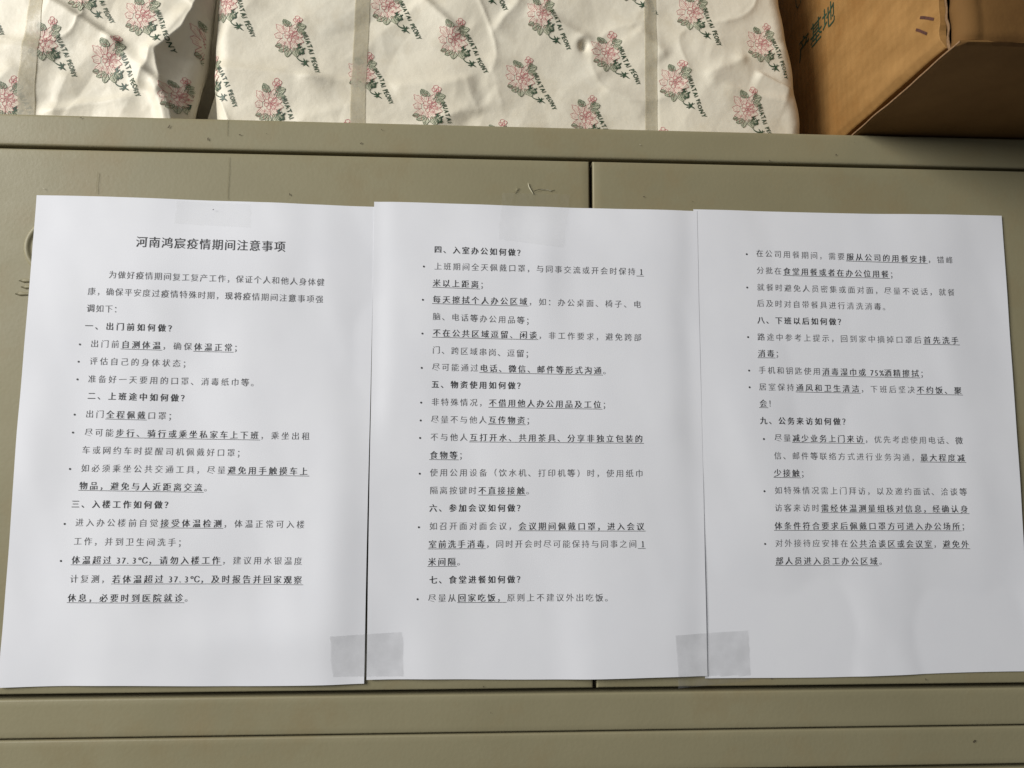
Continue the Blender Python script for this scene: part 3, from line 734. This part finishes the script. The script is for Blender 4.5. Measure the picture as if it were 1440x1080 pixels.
    return [(pink, M_PINK, 'petals', .16), (red, M_RED, 'petal_lines', .30), (leafp, M_LEAFP, 'leaves', .22), (leafd, M_LEAF, 'leaf_lines', .38), (green, M_GREEN, 'lettering', .34)]
motif = build_motif()
def surf_sample(yf, P):
    return yf(P[:, 0], P[:, 1])
STR = [np.array(q) for q in STRAPS]
for i, (mx_, mz_) in enumerate(MOTIFS):
    right = i >= 8 and mx_ > -199 + (0 if i != 11 else 1)
    if i == 11: right = True
    yf, lo, hi, pr = (yR, edgeL, edgeR, pR) if i >= 8 else (yL, lambda z: -470 + 0 * z, edge1R, pL)
    rot = math.radians(rng.uniform(-4, 4)) + (math.radians(12) if i == 6 else 0); sc = rng.uniform(.97, 1.03); sqx, sqz, shr = rng.uniform(.92, 1.04), rng.uniform(.94, 1.04), rng.uniform(-.07, .07)
    par = None
    for strokes, mat, nm, off in motif:
        Vs, Fs, n0 = [], [], 0
        for V_, F_ in strokes:
            Vs.append(V_); Fs += [tuple(j + n0 for j in f) for f in F_]; n0 += len(V_)
        P = np.concatenate(Vs); c, s_ = math.cos(rot), math.sin(rot)
        P = np.stack([P[:, 0] * sqx, P[:, 1] * sqz + P[:, 0] * shr], -1)
        P = np.stack([mx_ + sc * (P[:, 0] * c - P[:, 1] * s_), mz_ + sc * (P[:, 0] * s_ + P[:, 1] * c)], -1)
        P = P + np.stack([facets(P[:, 0], P[:, 1], 14, i) * 1.0 + vnoise(P[:, 0], P[:, 1], 5, i) * .25, facets(P[:, 0], P[:, 1], 16, i + 3) * 1.0 + vnoise(P[:, 0], P[:, 1], 5, i + 7) * .25], -1)
        ok = (P[:, 0] > lo(P[:, 1]) + 1.2) & (P[:, 0] < hi(P[:, 1]) - 1.2) & (P[:, 1] > ZP0 + .3)
        Fs = [f for f in Fs if all(ok[j] for j in f)]
        if not Fs: continue
        used = sorted({j for f in Fs for j in f}); mp = {j: n for n, j in enumerate(used)}
        P = P[used]; Fs = [tuple(mp[j] for j in f) for f in Fs]
        # subdivide long faces is unnecessary: strokes are short; sit just proud of the paper
        eps = .9
        y = yf(P[:, 0], P[:, 1])
        gx = (yf(P[:, 0] + eps, P[:, 1]) - yf(P[:, 0] - eps, P[:, 1])) / (2 * eps)
        V3 = np.stack([P[:, 0], y - off * np.sqrt(1 + gx * gx), P[:, 1]], -1) / 1000
        if par is None:
            par = bpy.data.objects.new('peony_print', None); COL.objects.link(par); par.parent = pr
            par.location = Vector((mx_ / 1000, .01, mz_ / 1000)) - pr.location
        mesh_obj(nm, V3, Fs, mat, par)
# ------------------------------------------------------------------ straps round the parcels
for k, q in enumerate(STR):
    yf, pr = (yL, pL) if k == 0 else (yR, pR)
    hw = (5.2, 4.9, 4.1)[k]
    zs = np.linspace(ZP0, 439, 160); xc = np.interp(zs, q[:, 1], q[:, 0])
    us = np.linspace(-1, 1, 9)
    X = xc[:, None] + us[None, :] * hw; Z = np.tile(zs[:, None], (1, 9))
    Y = yf(X, Z); Y = blur(Y, 6); Y = np.minimum(Y, yf(X, Z)) - .45
    V = np.stack([X, Y, Z], -1).reshape(-1, 3) / 1000
    V2 = V.copy(); V2[:, 1] += .0003
    F = grid_faces(160, 9); n = len(V)
    F += [tuple(i + n for i in f[::-1]) for f in F]
    mesh_obj('strap', np.concatenate([V, V2]), F, M_STRAP, pr, True)

# ------------------------------------------------------------------ cardboard box
bx = root('cardboard_box', (.38, .07, ZT), 'worn brown cardboard box overhanging the cabinet edge at the right', 'box')
BX0, BX1, BY0, BY1, BZ0, BZ1 = 238., 540., -111., 250., 188.4, 440.
def plate(name, P, mat, nrm_off, parent=bx, smooth=True):
    """P: (n, m, 3) grid in mm; thickened by nrm_off (mm vector)"""
    n, m = P.shape[:2]
    A = P.reshape(-1, 3); B = A + np.array(nrm_off)
    F = grid_faces(n, m); k = len(A)
    F2 = [tuple(i + k for i in f[::-1]) for f in F]
    rim = [i * m for i in range(n)] + [(n - 1) * m + j for j in range(1, m)] + [i * m + m - 1 for i in range(n - 2, -1, -1)] + [j for j in range(m - 2, 0, -1)]
    F3 = [(rim[i], rim[(i + 1) % len(rim)], rim[(i + 1) % len(rim)] + k, rim[i] + k) for i in range(len(rim))]
    o = mesh_obj(name, np.concatenate([A, B]) / 1000, F + F2 + F3, mat, parent, False)
    if smooth:
        nn = len(F) * 2
        for i, q in enumerate(o.data.polygons): q.use_smooth = i < nn
    return o
# left wall, bent inward along its foot, ragged front edge
ys = np.concatenate([np.linspace(BY1, -60, 70), np.linspace(-61, -95.5, 50)]); zs = np.concatenate([[194.2, 195.6, 197.2, 198.6], np.linspace(199.5, BZ1, 90)])
Yg, Zg = np.meshgrid(ys, zs, indexing='ij')
Xg = BX0 + .8 * vnoise(Yg, Zg, 60, 2) + .25 * vnoise(Yg, Zg, 12, 3) + np.where(Zg < 199.5, (199.5 - Zg) * .55, 0) + 1.1 * np.clip((-80 - Yg) / 19, 0, 1) ** 2
Yg = Yg + np.where(Yg < -70, (Yg + 70) / -29.5 * (1.0 * np.sin(Zg / 3.1) * .5 + 1.1 * vnoise(Zg, Zg * 0, 5, 4)), 0)
Zg2 = Zg + .5 * vnoise(Yg, Zg * 0, 24, 6)
plate('left_panel', np.stack([Xg, Yg, Zg2], -1), M_CARD, (4.0, 0, 0))
# front wall with a rounded, crushed corner
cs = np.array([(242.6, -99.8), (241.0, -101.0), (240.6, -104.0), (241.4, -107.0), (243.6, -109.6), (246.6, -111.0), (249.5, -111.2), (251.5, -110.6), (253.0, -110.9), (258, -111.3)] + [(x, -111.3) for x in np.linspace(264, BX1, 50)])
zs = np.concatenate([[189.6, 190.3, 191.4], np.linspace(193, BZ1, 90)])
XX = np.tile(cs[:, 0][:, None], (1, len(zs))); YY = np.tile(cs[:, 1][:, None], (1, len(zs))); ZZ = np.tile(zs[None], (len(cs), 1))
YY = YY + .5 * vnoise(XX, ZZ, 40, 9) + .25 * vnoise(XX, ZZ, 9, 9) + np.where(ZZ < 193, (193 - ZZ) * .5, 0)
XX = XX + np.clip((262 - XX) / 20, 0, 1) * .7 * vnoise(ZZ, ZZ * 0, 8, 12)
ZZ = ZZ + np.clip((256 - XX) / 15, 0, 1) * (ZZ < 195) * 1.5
o = plate('front_panel', np.stack([XX, YY, ZZ], -1), M_CARD_FRONTSHADE, (2.2, 3.4, 0))
# second layer of liner showing in the open corner
ys = np.linspace(-96.6, -98.4, 5); zs = np.linspace(191, BZ1, 120)
Yg, Zg = np.meshgrid(ys, zs, indexing='ij'); Xg = 241.2 + .5 * vnoise(Zg, Yg, 5, 3)
Yg = Yg + .5 * vnoise(Zg, Zg * 0, 6, 7)
plate('corner_liner', np.stack([Xg, Yg, Zg], -1), M_CARDE, (.5, 0, 0))
# underside
xs = np.linspace(239.2, BX1, 60); ys = np.linspace(BY0 + 1.0, BY1, 80)
Xg, Yg = np.meshgrid(xs, ys, indexing='ij'); Zg = 188.9 + .35 * vnoise(Xg, Yg, 50, 14) * np.clip(-Yg / 30, 0, 1) + .9 * np.clip(-Yg / 110, 0, 1) - np.exp(-(Xg - 239.2) / 3) * .5 * np.clip(-Yg / 30, 0, 1)
Xg = Xg + np.where(Xg < 240, .7 * vnoise(Yg, Yg * 0, 17, 5), 0)
P = np.stack([Xg, Yg, Zg], -1)
plate('bottom_panel', P[::-1], M_CARD_UNDERSHADE, (0, 0, .9))
ee = np.stack([np.stack([P[0, :, 0] - .15, P[0, :, 1], P[0, :, 2] - .1], -1), np.stack([P[0, :, 0] - .15, P[0, :, 1], P[0, :, 2] + .9], -1)], 0)
plate('bottom_panel_edge', ee, M_CARDE, (.3, 0, 0))
bm_obj('back_panel', box_bm(.243, .540, .2505, .254, .1895, .44), M_CARD, bx)
bm_obj('right_panel', box_bm(.5405, .5445, -.108, .254, .1895, .44), M_CARD, bx)
bm_obj('top_panel', box_bm(.2385, .5445, -.1145, .254, .4405, .4445), M_CARD, bx)
# printing on the left wall: characters read towards the front edge
def wall_text(ch, yc, zc, size, mat):
    co, fs = glyph(ch, .0)
    y = yc + size * .5 - co[:, 0] * size; z = zc + (co[:, 1] - .36) * size
    x = BX0 + .8 * vnoise(y, z, 60, 2) + .25 * vnoise(y, z, 12, 3) - .35
    return np.stack([x, y, z], -1), fs
for ch, yc in (('产', 67.5), ('基', 47.5), ('地', 27.5)):
    V, F = wall_text(ch, yc, 288.5, 20, M_BOXINK)
    mesh_obj('printed_character', V / 1000, F, M_BOXINK, bx)
V, F = ribbon([(78, 336), (77.5, 328), (74, 324.5), (70, 326), (68.5, 334), (68, 344)], 1.1)
mesh_obj('printed_mark', np.stack([BX0 + .8 * vnoise(V[:, 0], V[:, 1], 60, 2) + .25 * vnoise(V[:, 0], V[:, 1], 12, 3) - .35, V[:, 0], V[:, 1]], -1) / 1000, F, M_BOXINK, bx)
for (ya, za, yb, zb) in ((-79.7, 221.5, -91.3, 213.3), (-75.1, 216.9, -85.0, 208.5)):
    V, F = ribbon([(ya, za), (ya * .7 + yb * .3, za * .7 + zb * .3 + .3), (ya * .3 + yb * .7, za * .3 + zb * .7 + .2), (yb, zb)], 1.5)
    x = BX0 + .8 * vnoise(V[:, 0], V[:, 1], 60, 2) + .25 * vnoise(V[:, 0], V[:, 1], 12, 3) + 1.1 * np.clip((-80 - V[:, 0]) / 19, 0, 1) ** 2 - .35
    mesh_obj('brown_dash', np.stack([x, V[:, 0], V[:, 1]], -1) / 1000, F, M_BOXMARK, bx)
bpy.context.view_layer.update()
